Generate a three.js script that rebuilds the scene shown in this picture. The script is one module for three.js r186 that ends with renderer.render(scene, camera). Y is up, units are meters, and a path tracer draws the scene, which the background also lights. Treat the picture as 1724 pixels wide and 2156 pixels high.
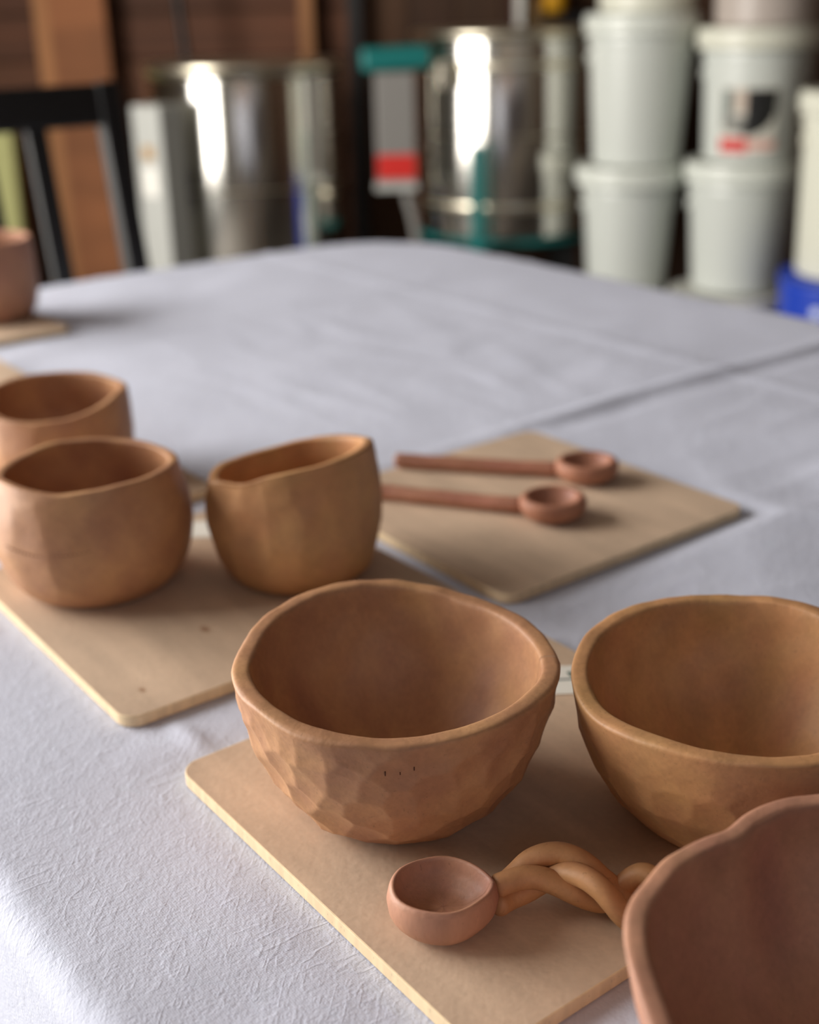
import * as THREE from 'three';
import { RoundedBoxGeometry } from 'three/addons/geometries/RoundedBoxGeometry.js';
import { ImprovedNoise } from 'three/addons/math/ImprovedNoise.js';
import { mergeGeometries } from 'three/addons/utils/BufferGeometryUtils.js';
import { RectAreaLightUniformsLib } from 'three/addons/lights/RectAreaLightUniformsLib.js';

// ------------------------------------------------------------------ camera, sky, light, exposure
const scene = new THREE.Scene();
const renderer = new THREE.WebGLRenderer({ antialias: true });
renderer.toneMapping = THREE.LinearToneMapping;
renderer.toneMappingExposure = 1.26;
renderer.shadowMap.enabled = true;
RectAreaLightUniformsLib.init();

const FOCAL = 2616, PITCH = THREE.MathUtils.degToRad(22.35), ROLL = THREE.MathUtils.degToRad(-1.356);
const camera = new THREE.PerspectiveCamera(2 * Math.atan(1078 / FOCAL) * 180 / Math.PI, 1724 / 2156, 0.02, 60);
{
  const cp = Math.cos(PITCH), sp = Math.sin(PITCH), cr = Math.cos(ROLL), sr = Math.sin(ROLL);
  const right = new THREE.Vector3(cr, cp * sr, -sp * sr), up = new THREE.Vector3(-sr, cp * cr, -sp * cr), back = new THREE.Vector3(0, sp, cp);
  camera.quaternion.setFromRotationMatrix(new THREE.Matrix4().makeBasis(right, up, back));
  camera.position.set(0, 1.05, 0);
  camera.focus = 0.452;
  camera.userData.fStop = 5.6;
}
scene.background = new THREE.Color().setRGB(0.80, 0.90, 1.0);
scene.backgroundIntensity = 0.7;

function daylight(name, color, intensity, w, h, pos, look) {
  const l = new THREE.RectAreaLight(color, intensity, w, h);
  l.name = name; l.position.set(...pos); l.lookAt(...look); scene.add(l);
}
// the open garage door in the left wall and an unseen window behind the camera, placed to cool the shaded sides
daylight('garage_door_daylight', new THREE.Color().setRGB(1.0, 0.95, 0.88), 8.8, 2.2, 2.25, [-2.21, 1.48, -1.29], [0, 1.48, -1.29]);
daylight('unseen_window_light', new THREE.Color().setRGB(0.62, 0.76, 1.0), 0.7, 1.3, 0.9, [0.4, 1.85, 1.66], [0.4, 1.85, -1]);

// ------------------------------------------------------------------ helpers
const noise = new ImprovedNoise();
const N3 = (x, y, z) => noise.noise(x + 31.7, y + 17.3, z + 53.1);
function rng(seed) { let s = seed >>> 0; return () => { s = (s + 0x6D2B79F5) >>> 0; let t = s; t = Math.imul(t ^ (t >>> 15), t | 1); t ^= t + Math.imul(t ^ (t >>> 7), t | 61); return ((t ^ (t >>> 14)) >>> 0) / 4294967296; }; }
const smooth = (a, b, x) => { const t = Math.min(1, Math.max(0, (x - a) / (b - a))); return t * t * (3 - 2 * t); };
const lerp = THREE.MathUtils.lerp, PI = Math.PI, TAU = 2 * Math.PI;
const V = (x, y, z) => new THREE.Vector3(x, y, z);

const taken = new Map();
function numbered(name) { const n = taken.get(name) ?? 0; taken.set(name, n + 1); return n ? name + '_' + String(n).padStart(3, '0') : name; }
function shade(o) { o.traverse((c) => { if (c.isMesh) { c.castShadow = true; c.receiveShadow = true; } }); return o; }
function thing(name, label, category, pos = [0, 0, 0], turn = 0, group) {
  const o = new THREE.Group(); o.name = numbered(name); o.position.set(...pos); o.rotation.y = turn;
  o.userData = { label, category }; if (group) o.userData.group = group;
  scene.add(o); return o;
}
function part(name, geo, mat, parent, pos, rot) {
  const m = new THREE.Mesh(geo, mat); m.name = name; m.castShadow = m.receiveShadow = true;
  if (pos) m.position.set(...pos); if (rot) m.rotation.set(...rot);
  parent.add(m); return m;
}
function struct(name, geo, mat, pos, rot) {
  const m = part(name, geo, mat, scene, pos, rot); m.userData.kind = 'structure'; return m;
}
const box = (w, h, d, r = 0.004, s = 2) => new RoundedBoxGeometry(w, h, d, s, Math.min(r, w / 2.01, h / 2.01, d / 2.01));
function lathe(pts, seg = 64) { return new THREE.LatheGeometry(pts.map(([x, y]) => new THREE.Vector2(x, y)), seg); }
function put(g, x = 0, y = 0, z = 0, ry = 0) { const c = g.clone(); if (ry) c.rotateY(ry); c.translate(x, y, z); return c; }
function bar(a, b, r, seg = 10) { return new THREE.TubeGeometry(new THREE.LineCurve3(V(...a), V(...b)), 1, r, seg, false); }

// tileable noise textures ------------------------------------------------
function tileNoise(size, cells, seed, octaves = 4, gain = 0.5) {
  const out = new Float32Array(size * size); let amp = 1, total = 0;
  for (let o = 0; o < octaves; o++) {
    const nx = cells[0] << o, ny = cells[1] << o, R = rng(seed + o * 77), g = new Float32Array(nx * ny); for (let i = 0; i < g.length; i++) g[i] = R();
    for (let y = 0; y < size; y++) {
      const fy = y / size * ny, y0 = Math.floor(fy), ty = fy - y0, wy = ty * ty * (3 - 2 * ty), r0 = (y0 % ny) * nx, r1 = ((y0 + 1) % ny) * nx;
      for (let x = 0; x < size; x++) {
        const fx = x / size * nx, x0 = Math.floor(fx), tx = fx - x0, wx = tx * tx * (3 - 2 * tx), c0 = x0 % nx, c1 = (x0 + 1) % nx;
        out[y * size + x] += amp * lerp(lerp(g[r0 + c0], g[r0 + c1], wx), lerp(g[r1 + c0], g[r1 + c1], wx), wy);
      }
    }
    total += amp; amp *= gain;
  }
  for (let i = 0; i < out.length; i++) out[i] /= total;
  return out;
}
function texture(size, fill, srgb, repeat = [1, 1], offset = [0, 0], wrap = THREE.RepeatWrapping) {
  const data = new Uint8Array(size * size * 4), c = [0, 0, 0];
  for (let i = 0; i < size * size; i++) { fill(i, c, i % size, Math.floor(i / size)); for (let k = 0; k < 3; k++) data[i * 4 + k] = Math.min(255, Math.max(0, c[k] * 255)); data[i * 4 + 3] = 255; }
  const t = new THREE.DataTexture(data, size, size); t.wrapS = t.wrapT = wrap; t.magFilter = THREE.LinearFilter; t.minFilter = THREE.LinearMipmapLinearFilter; t.generateMipmaps = true;
  t.repeat.set(...repeat); t.offset.set(...offset); if (srgb) t.colorSpace = THREE.SRGBColorSpace; t.needsUpdate = true; return t;
}
const std = (p) => new THREE.MeshStandardMaterial({ side: THREE.DoubleSide, ...p });
const hex = (h) => new THREE.Color(h);

// ------------------------------------------------------------------ materials
// clay: leather-hard terracotta, uv in metres
const clayFine = tileNoise(512, [64, 64], 11, 3, 0.6), clayCoarse = tileNoise(512, [5, 5], 12, 4, 0.55), claySpeck = tileNoise(512, [128, 128], 13, 1);
function clayMaterial(rgb, seed = 0, rough = 0.56) {
  const off = (seed * 7919) % 512;
  const map = texture(512, (i, c) => {
    const j = (i + off * 512) % (512 * 512), m = 1 + (clayCoarse[j] - 0.5) * 0.26 + (clayFine[i] - 0.5) * 0.10 - (claySpeck[j] > 0.93 ? 0.10 : 0);
    c[0] = rgb[0] * m; c[1] = rgb[1] * m * (1 + (clayCoarse[i] - 0.5) * 0.10); c[2] = rgb[2] * m;
  }, true, [1 / 0.12, 1 / 0.12]);
  const bump = texture(512, (i, c) => { c[0] = c[1] = c[2] = 0.5 + (clayFine[i] - 0.5) * 0.8 + (clayCoarse[(i * 3) % (512 * 512)] - 0.5) * 0; }, false, [1 / 0.12, 1 / 0.12]);
  return std({ map, roughness: rough, bumpMap: bump, bumpScale: 0.00012, color: 0xffffff });
}
const CLAY = {
  tan: clayMaterial([0.705, 0.518, 0.375], 0),
  warm: clayMaterial([0.722, 0.534, 0.362], 1),
  rose: clayMaterial([0.690, 0.502, 0.405], 2),
  spoon: clayMaterial([0.630, 0.425, 0.330], 3),
  dark: std({ color: hex(0x4a2a1d), roughness: 0.9 }), dot: std({ color: hex(0x7d5440), roughness: 0.9 }),
};
// boards
function boardTop(seed, knots = []) {
  const S = 512, R = tileNoise(S, [3, 24], seed, 4, 0.55), M = tileNoise(S, [6, 6], seed + 5, 4, 0.5), F = tileNoise(S, [128, 128], seed + 9, 2);
  return texture(S, (i, c, x, y) => {
    let m = 1 + (R[i] - 0.5) * 0.14 + (M[i] - 0.5) * 0.12 + (F[i] - 0.5) * 0.05, k = 0;
    for (const [kx, ky, kr] of knots) { const d = Math.hypot((x / S - kx) * 0.6, y / S - ky) / kr; k = Math.max(k, 1 - smooth(0.35, 1, d + (M[i] - 0.5) * 0.7)); }
    c[0] = 0.795 * m * (1 - 0.20 * k); c[1] = 0.695 * m * (1 - 0.28 * k); c[2] = 0.600 * m * (1 - 0.34 * k);
  }, true, [1 / 0.21, 1 / 0.21], [0.5, 0.5]);
}
const boardBump = texture(512, (() => { const F = tileNoise(512, [96, 96], 41, 3, 0.6); return (i, c) => { c[0] = c[1] = c[2] = F[i]; }; })(), false, [1 / 0.21, 1 / 0.21]);
const edgeNoise = tileNoise(256, [40, 6], 43, 3), edgeMap = texture(256, (i, c) => { const m = 1 + (edgeNoise[i] - 0.5) * 0.12, s = edgeNoise[(i * 5) % 65536] > 0.80 ? 0.86 : 1; c[0] = 0.89 * m * s; c[1] = 0.795 * m * s; c[2] = 0.65 * m * s; }, true, [1 / 0.1, 1 / 0.1]);
const boardEdge = std({ map: edgeMap, roughness: 0.75 });
// linen
const clothMat = (() => {
  const S = 1024, W = tileNoise(S, [34, 11], 51, 2, 0.4), W2 = tileNoise(S, [64, 26], 52, 2, 0.45), W3 = tileNoise(S, [40, 40], 56, 3, 0.55), G = tileNoise(S, [7, 9], 54, 3, 0.55), T = tileNoise(S, [230, 230], 53, 2, 0.6), C = tileNoise(512, [6, 6], 55, 4, 0.5);
  const line = (v, k) => Math.max(0, 1 - Math.abs(v - 0.5) * k);
  const bump = texture(S, (i, c, x, y) => {
    const sh = y * S + ((x + y) % S), weave = 0.5 + 0.25 * (Math.sin(x * TAU / 4) + Math.sin(y * TAU / 4)), g = G[i];
    const crease = line(W[i], 13) * smooth(0.52, 0.66, g), short = line(W2[sh], 7) * smooth(0.40, 0.62, 1 - Math.abs(g - 0.45) * 2) * smooth(0.42, 0.6, W3[i]);
    c[0] = c[1] = c[2] = 0.25 + 0.19 * crease + 0.13 * short + 0.30 * (W3[i] - 0.5) + 0.06 * weave + 0.26 * T[i] + 0.2 * (g - 0.5);
  }, false, [1 / 0.21, 1 / 0.21]);
  const map = texture(512, (i, c) => { const m = 1 + (C[i] - 0.5) * 0.05; c[0] = 0.797 * m; c[1] = 0.813 * m; c[2] = 0.880 * m; }, true, [1 / 0.5, 1 / 0.5]);
  return std({ map, bumpMap: bump, bumpScale: 0.0007, roughness: 0.95 });
})();
// wood for wall and doors; uv runs along the plank
function woodMaterial(rgb, seed, contrast = 0.35, rough = 0.8) {
  const A = tileNoise(256, [3, 40], seed, 4, 0.6), B = tileNoise(256, [5, 7], seed + 3, 3);
  return std({ map: texture(256, (i, c) => { const m = 1 + (A[i] - 0.5) * contrast + (B[i] - 0.5) * contrast; c[0] = rgb[0] * m; c[1] = rgb[1] * m; c[2] = rgb[2] * m; }, true), roughness: rough });
}
const M = {
  wood: [woodMaterial([0.375, 0.235, 0.16], 61), woodMaterial([0.335, 0.21, 0.145], 62), woodMaterial([0.39, 0.25, 0.17], 63)],
  ply: woodMaterial([0.60, 0.385, 0.245], 64, 0.22),
  stud: woodMaterial([0.66, 0.46, 0.30], 66, 0.3),
  darkWood: [woodMaterial([0.30, 0.20, 0.125], 67), woodMaterial([0.26, 0.17, 0.11], 68)],
  plaster: std({ color: hex(0x9a9184), roughness: 0.95 }),
  ceiling: std({ color: hex(0x756d65), roughness: 0.95 }),
  concrete: (() => { const A = tileNoise(512, [8, 8], 71, 5, 0.6); return std({ map: texture(512, (i, c) => { const m = 0.75 + A[i] * 0.5; c[0] = 0.36 * m; c[1] = 0.34 * m; c[2] = 0.32 * m; }, true, [1, 1]), roughness: 0.85 }); })(),
  paving: (() => { const A = tileNoise(256, [8, 8], 72, 4, 0.6); return std({ map: texture(256, (i, c) => { const m = 0.8 + A[i] * 0.4; c[0] = 0.62 * m; c[1] = 0.59 * m; c[2] = 0.54 * m; }, true, [1, 1]), roughness: 0.9 }); })(),
  steel: std({ color: new THREE.Color().setRGB(0.74, 0.72, 0.67), metalness: 1, roughness: 0.13 }),
  band: std({ color: new THREE.Color().setRGB(0.72, 0.66, 0.52), metalness: 1, roughness: 0.30 }),
  brick: std({ color: hex(0xd6cdb4), roughness: 0.9 }),
  black: std({ color: hex(0x0d0d0e), roughness: 0.45 }),
  blackMetal: std({ color: hex(0x151414), roughness: 0.6, metalness: 0.3 }),
  greyPaint: std({ color: hex(0xb0b1ac), roughness: 0.5 }),
  midGrey: std({ color: hex(0x7d7a76), roughness: 0.5 }),
  teal: std({ color: hex(0x0f6d6a), roughness: 0.45 }),
  red: std({ color: hex(0xc8231b), roughness: 0.5 }),
  white: std({ color: hex(0xd9d9d2), roughness: 0.4 }),
  bucket: std({ color: hex(0xc6cac4), roughness: 0.33 }),
  bucketLid: std({ color: hex(0xcfd3cb), roughness: 0.3 }),
  bucketRose: std({ color: hex(0xb0a59d), roughness: 0.35 }),
  bucketCream: std({ color: hex(0xd3d3c4), roughness: 0.35 }),
  blue: std({ color: hex(0x1c3fb0), roughness: 0.4 }),
  paleGreen: std({ color: hex(0xc9c987), roughness: 0.7 }),
  paper: std({ color: hex(0xe6e4dc), roughness: 0.85 }),
  tan: std({ color: hex(0xa88657), roughness: 0.7 }),
  yellow: std({ color: hex(0xd39a1a), roughness: 0.5 }),
  maroon: std({ color: hex(0x4a1712), roughness: 0.6 }),
  tableWood: woodMaterial([0.55, 0.40, 0.27], 75, 0.25, 0.5),
};

// ------------------------------------------------------------------ the room
const ROOM = { x0: -2.25, x1: 2.6, z0: -4.5, z1: 1.7, h: 2.9 };
function boxUV(g, s = 1) { // uv in metres from the dominant axis
  const p = g.attributes.position, n = g.attributes.normal, uv = new Float32Array(p.count * 2);
  for (let i = 0; i < p.count; i++) {
    const ax = Math.abs(n.getX(i)), ay = Math.abs(n.getY(i)), az = Math.abs(n.getZ(i));
    const [u, v] = ay > ax && ay > az ? [p.getX(i), p.getZ(i)] : ax > az ? [p.getZ(i), p.getY(i)] : [p.getX(i), p.getY(i)];
    uv[i * 2] = u * s; uv[i * 2 + 1] = v * s;
  }
  g.setAttribute('uv', new THREE.BufferAttribute(uv, 2)); return g;
}
const slab = (w, h, d) => boxUV(new THREE.BoxGeometry(w, h, d));
const midX = (ROOM.x0 + ROOM.x1) / 2, midZ = (ROOM.z0 + ROOM.z1) / 2, wX = ROOM.x1 - ROOM.x0, wZ = ROOM.z1 - ROOM.z0;
struct('floor', slab(wX + 0.4, 0.12, wZ + 0.4), M.concrete, [midX, -0.06, midZ]);
struct('driveway', slab(8, 0.12, 12), M.paving, [ROOM.x0 - 4.2, -0.07, midZ]);
struct('ceiling', slab(wX + 0.4, 0.12, wZ + 0.4), M.ceiling, [midX, ROOM.h + 0.06, midZ]);  // out of view; tone chosen for the soft light it bounces down
struct('wall_right', slab(0.15, ROOM.h, wZ), M.darkWood[0], [ROOM.x1 + 0.075, ROOM.h / 2, midZ]);  // out of view; dark wood keeps kiln reflections and right-hand sides dim
// left wall with the open garage door: z -2.4 .. -0.2, up to 2.6 m
{
  const t = 0.15, x = ROOM.x0 - t / 2, A = -2.42, B = -0.16, H = 2.62;
  struct('wall_left', mergeGeometries([put(slab(t, ROOM.h, A - ROOM.z0), x, ROOM.h / 2, (A + ROOM.z0) / 2), put(slab(t, ROOM.h, ROOM.z1 - B), x, ROOM.h / 2, (ROOM.z1 + B) / 2), put(slab(t, ROOM.h - H, B - A), x, (ROOM.h + H) / 2, (A + B) / 2)]), M.plaster);
}
// wall behind the camera with the unseen window, placed for cool light on the table: x -0.28 .. 1.08, y 1.37 .. 2.33
{
  const t = 0.15, z = ROOM.z1 + t / 2, A = -0.28, B = 1.08, y0 = 1.37, y1 = 2.33;
  struct('wall_front', mergeGeometries([put(slab(A - ROOM.x0, ROOM.h, t), (A + ROOM.x0) / 2, ROOM.h / 2, z), put(slab(ROOM.x1 - B, ROOM.h, t), (ROOM.x1 + B) / 2, ROOM.h / 2, z), put(slab(B - A, y0, t), (A + B) / 2, y0 / 2, z), put(slab(B - A, ROOM.h - y1, t), (A + B) / 2, (ROOM.h + y1) / 2, z)]), M.plaster);
}
// back wall: backing slab, horizontal cladding boards, upright studs
{
  const wall = struct('wall_back', slab(wX + 0.4, ROOM.h, 0.12), M.darkWood[0], [midX, ROOM.h / 2, ROOM.z0 - 0.06]);
  const R = rng(5), pitch = 0.148, n = Math.floor(ROOM.h / pitch);
  for (let i = 0; i < n; i++) {
    const g = box(wX, pitch - 0.007, 0.024, 0.004, 1), o = R() * 3; boxUV(g, 1.1); const uv = g.attributes.uv; for (let k = 0; k < uv.count; k++) uv.setXY(k, uv.getX(k) * 0.35 + o, uv.getY(k) + o);
    part(i ? 'cladding_board_' + String(i).padStart(3, '0') : 'cladding_board', g, M.wood[i % 3], wall, [0, pitch * (i + 0.5) - ROOM.h / 2, 0.072 + R() * 0.003]);
  }
  [-1.78, -1.165, -0.30, 1.55, 2.1].forEach((x, i) => {
    const g = boxUV(box(i === 1 ? 0.052 : 0.045, ROOM.h, 0.09, 0.003, 1)), uv = g.attributes.uv; for (let k = 0; k < uv.count; k++) uv.setXY(k, uv.getY(k) * 0.35, uv.getX(k) + i * 0.37);
    part(i ? 'stud_' + String(i).padStart(3, '0') : 'stud', g, M.stud, wall, [x - midX, 0, 0.130]);
  });
}
{ // lighter sheet of wood between two studs, behind the chair
  const p = thing('plywood_sheet', 'narrow sheet of warm brown plywood upright against the back wall', 'panel', [-1.045, 0, ROOM.z0 + 0.125]);
  const g = boxUV(box(0.185, 2.2, 0.018, 0.002, 1)), uv = g.attributes.uv; for (let k = 0; k < uv.count; k++) uv.setXY(k, uv.getX(k), uv.getY(k) * 0.6);
  part('sheet', g, M.ply, p, [0, 1.1, 0]);
}
// dark upright boards over the right part of the back wall
{
  const wall = scene.getObjectByName('wall_back');
  for (let i = 0; i < 10; i++) {
    const g = boxUV(box(0.148, 2.2, 0.022, 0.003, 1)), uv = g.attributes.uv; for (let k = 0; k < uv.count; k++) uv.setXY(k, uv.getY(k) * 0.35 + i * 0.31, uv.getX(k) + i * 0.2);
    part(i ? 'dark_board_' + String(i).padStart(3, '0') : 'dark_board', g, M.darkWood[i % 2], wall, [-0.040 + i * 0.152 - midX, 1.1 - ROOM.h / 2, 0.160]);
  }
  struct('black_strip_1', box(0.045, 2.25, 0.10, 0.003, 1), M.black, [-0.14, 1.125, ROOM.z0 + 0.14]);  // black upright strip at the left end of the dark boards
}

// ------------------------------------------------------------------ the table and its cloth
// table axes: A runs right and towards the camera, B runs right and away
const ANG = THREE.MathUtils.degToRad(53.2), AX = Math.cos(ANG), AZ = Math.sin(ANG);
const AB = (a, b) => [a * AX + b * AZ, a * AZ - b * AX];           // (a, b) -> (x, z)
const TURN = -ANG;                                                 // a thing whose local x runs along A
const TABLE = { a0: -1.47, a1: 0.42, b0: 0.098, b1: 1.085, y: 0.7398, corner: 0.17 };
const BOARD = 0.205, BOARD_T = 0.006, BOARD_Y = 0.7400;
const boardsAt = { // left (b-min, a-min) corner given as (x, z) of the corner that points left
  bowls: [-0.1035, -0.4560], cups: [-0.2562, -0.6580], spoons: [-0.0705, -0.7765], far_cup: [-0.4180, -0.8340], edge: [-0.557, -1.032], pot: [-0.631, -1.302],
};
function boardCentre(k) { const [x, z] = boardsAt[k], h = BOARD / 2; return [x + (AX + AZ) * h, z + (AZ - AX) * h]; }
{
  const t = thing('dining_table', 'long rounded table hidden under the white cloth', 'table', [0, 0, 0]);
  const cen = AB((TABLE.a0 + TABLE.a1) / 2, (TABLE.b0 + TABLE.b1) / 2); t.position.set(cen[0], 0, cen[1]); t.rotation.y = TURN;
  const L = TABLE.a1 - TABLE.a0 - 0.024, W = TABLE.b1 - TABLE.b0 - 0.024, r = TABLE.corner - 0.012, s = new THREE.Shape();
  s.moveTo(-L / 2 + r, -W / 2); s.lineTo(L / 2 - r, -W / 2); s.absarc(L / 2 - r, -W / 2 + r, r, -PI / 2, 0); s.lineTo(L / 2, W / 2 - r); s.absarc(L / 2 - r, W / 2 - r, r, 0, PI / 2); s.lineTo(-L / 2 + r, W / 2); s.absarc(-L / 2 + r, W / 2 - r, r, PI / 2, PI); s.lineTo(-L / 2, -W / 2 + r); s.absarc(-L / 2 + r, -W / 2 + r, r, PI, 1.5 * PI);
  const g = new THREE.ExtrudeGeometry(s, { depth: 0.028, bevelEnabled: false, curveSegments: 12 }); g.rotateX(PI / 2);
  part('tabletop', g, M.tableWood, t, [0, TABLE.y - 0.006, 0]);
  for (const [i, j] of [[-1, -1], [1, -1], [1, 1], [-1, 1]]) part('leg', box(0.06, TABLE.y - 0.034, 0.06, 0.005), M.tableWood, t, [i * (L / 2 - 0.16), (TABLE.y - 0.034) / 2, j * (W / 2 - 0.16)]);
}
{
  const { a0, a1, b0, b1, y: Y0, corner: rc } = TABLE, drop = 0.26, edge = 0.013;
  const centres = Object.keys(boardsAt).map(boardCentre);
  const ridge = (x, w) => Math.exp(-(x * x) / (w * w));
  function relief(a, b) {
    const [x, z] = AB(a, b);
    let h = 0.0016 * N3(x * 6, 1.3, z * 6) + 0.0008 * N3(x * 17, 4.3, z * 17);
    const warp = 0.05 * N3(x * 3, 8.1, z * 3), mid = 1 - Math.abs(N3((a + warp) * 26, 2.2, (b + warp) * 9)) * 2.4;
    h += 0.0006 * Math.max(0, mid) * smooth(-0.1, 0.3, N3(x * 4, 9.9, z * 4));
    // pressed fold lines of the cloth
    h += 0.0030 * ridge(a + 0.686 + 0.004 * N3(b * 8, 0, 3), 0.006) * smooth(0.60, 0.68, b) - 0.0018 * ridge(a + 0.667, 0.010) * smooth(0.6, 0.68, b);
    h += 0.0012 * ridge(a + 0.686, 0.007) * (1 - smooth(0.60, 0.68, b));
    h += 0.0022 * ridge(b - 0.210 + 0.002 * N3(a * 10, 5, 5), 0.005) + 0.0014 * ridge(b - 0.865 + 0.003 * N3(a * 10, 7, 5), 0.007);
    h += 0.0016 * ridge(a + 0.20, 0.006) + 0.0014 * ridge(a + 1.165, 0.007);
    // loose wrinkles in the middle of the table
    const c = smooth(0.24, 0.06, Math.hypot((a + 0.93) * 0.62, b - 0.66));
    h += c * 0.0009 * Math.max(0, 1 - 2.6 * Math.abs(N3((a + warp) * 7, 3.3, (b + warp) * 21)));
    // puckers to the right of the spoon board
    const q = smooth(0.20, 0.04, Math.hypot(a + 0.40, (b - 0.70) * 0.8));
    h += q * 0.0050 * Math.max(0, 1 - 2.3 * Math.abs(N3((a * 0.55 + b * 0.8 + warp) * 9, 6.6, (b * 0.5 - a + warp) * 11)));
    let near = 1e9; for (const [cx, cz] of centres) { const dx = x - cx, dz = z - cz, u = Math.abs(dx * AX + dz * AZ), w = Math.abs(dx * AZ - dz * AX); near = Math.min(near, Math.max(u, w) - BOARD / 2); }
    near = Math.min(near, Math.hypot(x - 0.1386, z + 0.2520) - 0.045);
    return h * smooth(-0.004, 0.022, near) - 0.0004 * (1 - smooth(-0.004, 0.022, near));
  }
  // rounded rectangle: distance outside the top, direction outwards
  function place(a, b) {
    const ia = Math.min(a1 - rc, Math.max(a0 + rc, a)), ib = Math.min(b1 - rc, Math.max(b0 + rc, b)), da = a - ia, db = b - ib, d = Math.hypot(da, db), lim = rc - edge;
    if (d <= lim) { const [x, z] = AB(a, b); return [x, Y0 + relief(a, b), z]; }
    const ua = da / d, ub = db / d, s = d - lim; let out, y; const q = edge * PI / 2;
    if (s < q) { const t = s / edge; out = lim + edge * Math.sin(t); y = Y0 - edge * (1 - Math.cos(t)); }
    else { const f = s - q; const along = a * 14 + b * 11; out = rc + f * 0.06 + 0.006 * smooth(0, 0.1, f) * (N3(along * 0.5, 1.1, 2.2) + 0.5 * Math.sin(along * 1.7)); y = Y0 - edge - f; }
    const aa = ia + ua * out, bb = ib + ub * out, fade = 1 - smooth(0, q, s), [x, z] = AB(aa, bb);
    return [x, y + relief(aa, bb) * fade + 0.0006 * N3(x * 40, y * 40, z * 40), z];
  }
  // finer rows where the camera stands close
  function rows(from, to, near, fine, coarse) { const out = []; let v = from; while (v < to) { out.push(v); v += lerp(fine, coarse, smooth(0.15, 0.9, Math.abs(v - near))); } out.push(to); return out; }
  const as = rows(a0 - drop, a1 + drop, -0.25, 0.0034, 0.0075), bs = rows(b0 - drop, b1 + drop, 0.2, 0.0034, 0.0065);
  const pos = new Float32Array(as.length * bs.length * 3), uv = new Float32Array(as.length * bs.length * 2), idx = [];
  as.forEach((a, i) => bs.forEach((b, j) => { const k = i * bs.length + j; pos.set(place(a, b), k * 3); uv[k * 2] = a; uv[k * 2 + 1] = b; if (i && j) idx.push(k - bs.length - 1, k - 1, k, k - bs.length - 1, k, k - bs.length); }));
  const g = new THREE.BufferGeometry(); g.setAttribute('position', new THREE.BufferAttribute(pos, 3)); g.setAttribute('uv', new THREE.BufferAttribute(uv, 2)); g.setIndex(idx); g.computeVertexNormals();
  const m = part('tablecloth', g, clothMat, scene); m.userData = { label: 'crinkled white linen cloth draped over the table', category: 'tablecloth' };
}

// ------------------------------------------------------------------ boards
function boardGeometry() {
  const h = BOARD / 2 - 0.0008, r = 0.0095, s = new THREE.Shape();
  s.moveTo(-h + r, -h); s.lineTo(h - r, -h); s.absarc(h - r, -h + r, r, -PI / 2, 0); s.lineTo(h, h - r); s.absarc(h - r, h - r, r, 0, PI / 2); s.lineTo(-h + r, h); s.absarc(-h + r, h - r, r, PI / 2, PI); s.lineTo(-h, -h + r); s.absarc(-h + r, -h + r, r, PI, 1.5 * PI);
  const g = new THREE.ExtrudeGeometry(s, { depth: BOARD_T - 0.0012, bevelEnabled: true, bevelThickness: 0.0006, bevelSize: 0.0006, bevelSegments: 2, curveSegments: 10 });
  g.rotateX(-PI / 2); g.translate(0, 0.0006, 0); return g;
}
const boardGeo = boardGeometry();
const boardLabels = {
  bowls: 'pale wooden board under the twisted spoon and two dimpled bowls', cups: 'pale wooden board with two small knots under the two front cups', spoons: 'pale wooden board carrying two long-handled clay spoons',
  far_cup: 'wooden board under the cup behind the two front cups', edge: 'wooden board peeking out behind the rearmost cup of the front three', pot: 'wooden board under the round clay pot near the chair',
};
const topMats = [[101, []], [131, [[0.714, 0.359, 0.016], [0.886, 0.102, 0.012]]], [151, []], [171, []]].map(([s, k]) => std({ map: boardTop(s, k), roughness: 0.62, bumpMap: boardBump, bumpScale: 0.0001 }));
Object.keys(boardsAt).forEach((k, i) => {
  const m = part(numbered('wooden_board'), boardGeo, [topMats[Math.min(i, 3)], boardEdge], scene), [x, z] = boardCentre(k);
  m.position.set(x, BOARD_Y, z); m.rotation.y = TURN;
  m.userData = { label: boardLabels[k], category: 'board', group: 'square wooden boards on the table' };
});
const TOP = BOARD_Y + BOARD_T;   // where the pots stand

// paper labels with handwriting in dark green ink
function paperLabel(x, z, turn, label, draw) {
  const cv = document.createElement('canvas'); cv.width = 256; cv.height = 128; const c = cv.getContext('2d');
  c.fillStyle = '#e4e2da'; c.fillRect(0, 0, 256, 128); c.lineCap = 'round'; draw(c);
  const t = new THREE.CanvasTexture(cv); t.colorSpace = THREE.SRGBColorSpace;
  const g = new THREE.BoxGeometry(0.052, 0.0004, 0.0265), m = part(numbered('paper_label'), g, [M.paper, M.paper, std({ map: t, roughness: 0.85 }), M.paper, M.paper, M.paper], scene, [x, TOP + 0.0003, z], [0, turn, 0]);
  m.userData = { label, category: 'label', group: 'paper labels on the boards' };
}
paperLabel(0.064, -0.5215, 0.02, 'small white paper label with green ink between the two dimpled bowls', (c) => {
  c.strokeStyle = '#33474a'; c.lineWidth = 7; c.beginPath(); c.moveTo(120, 66); c.lineTo(196, 62); c.stroke();
  c.strokeStyle = '#1f4a3f'; c.lineWidth = 11; c.beginPath(); c.moveTo(186, 34); c.quadraticCurveTo(200, 66, 216, 92); c.stroke();
});
paperLabel(-0.1215, -0.7185, 0.02, 'small white paper label with ink between the two front cups', (c) => {
  c.strokeStyle = '#2e4648'; c.lineWidth = 9; c.beginPath(); c.moveTo(126, 52); c.lineTo(150, 70); c.lineTo(186, 60); c.stroke();
});

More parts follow.
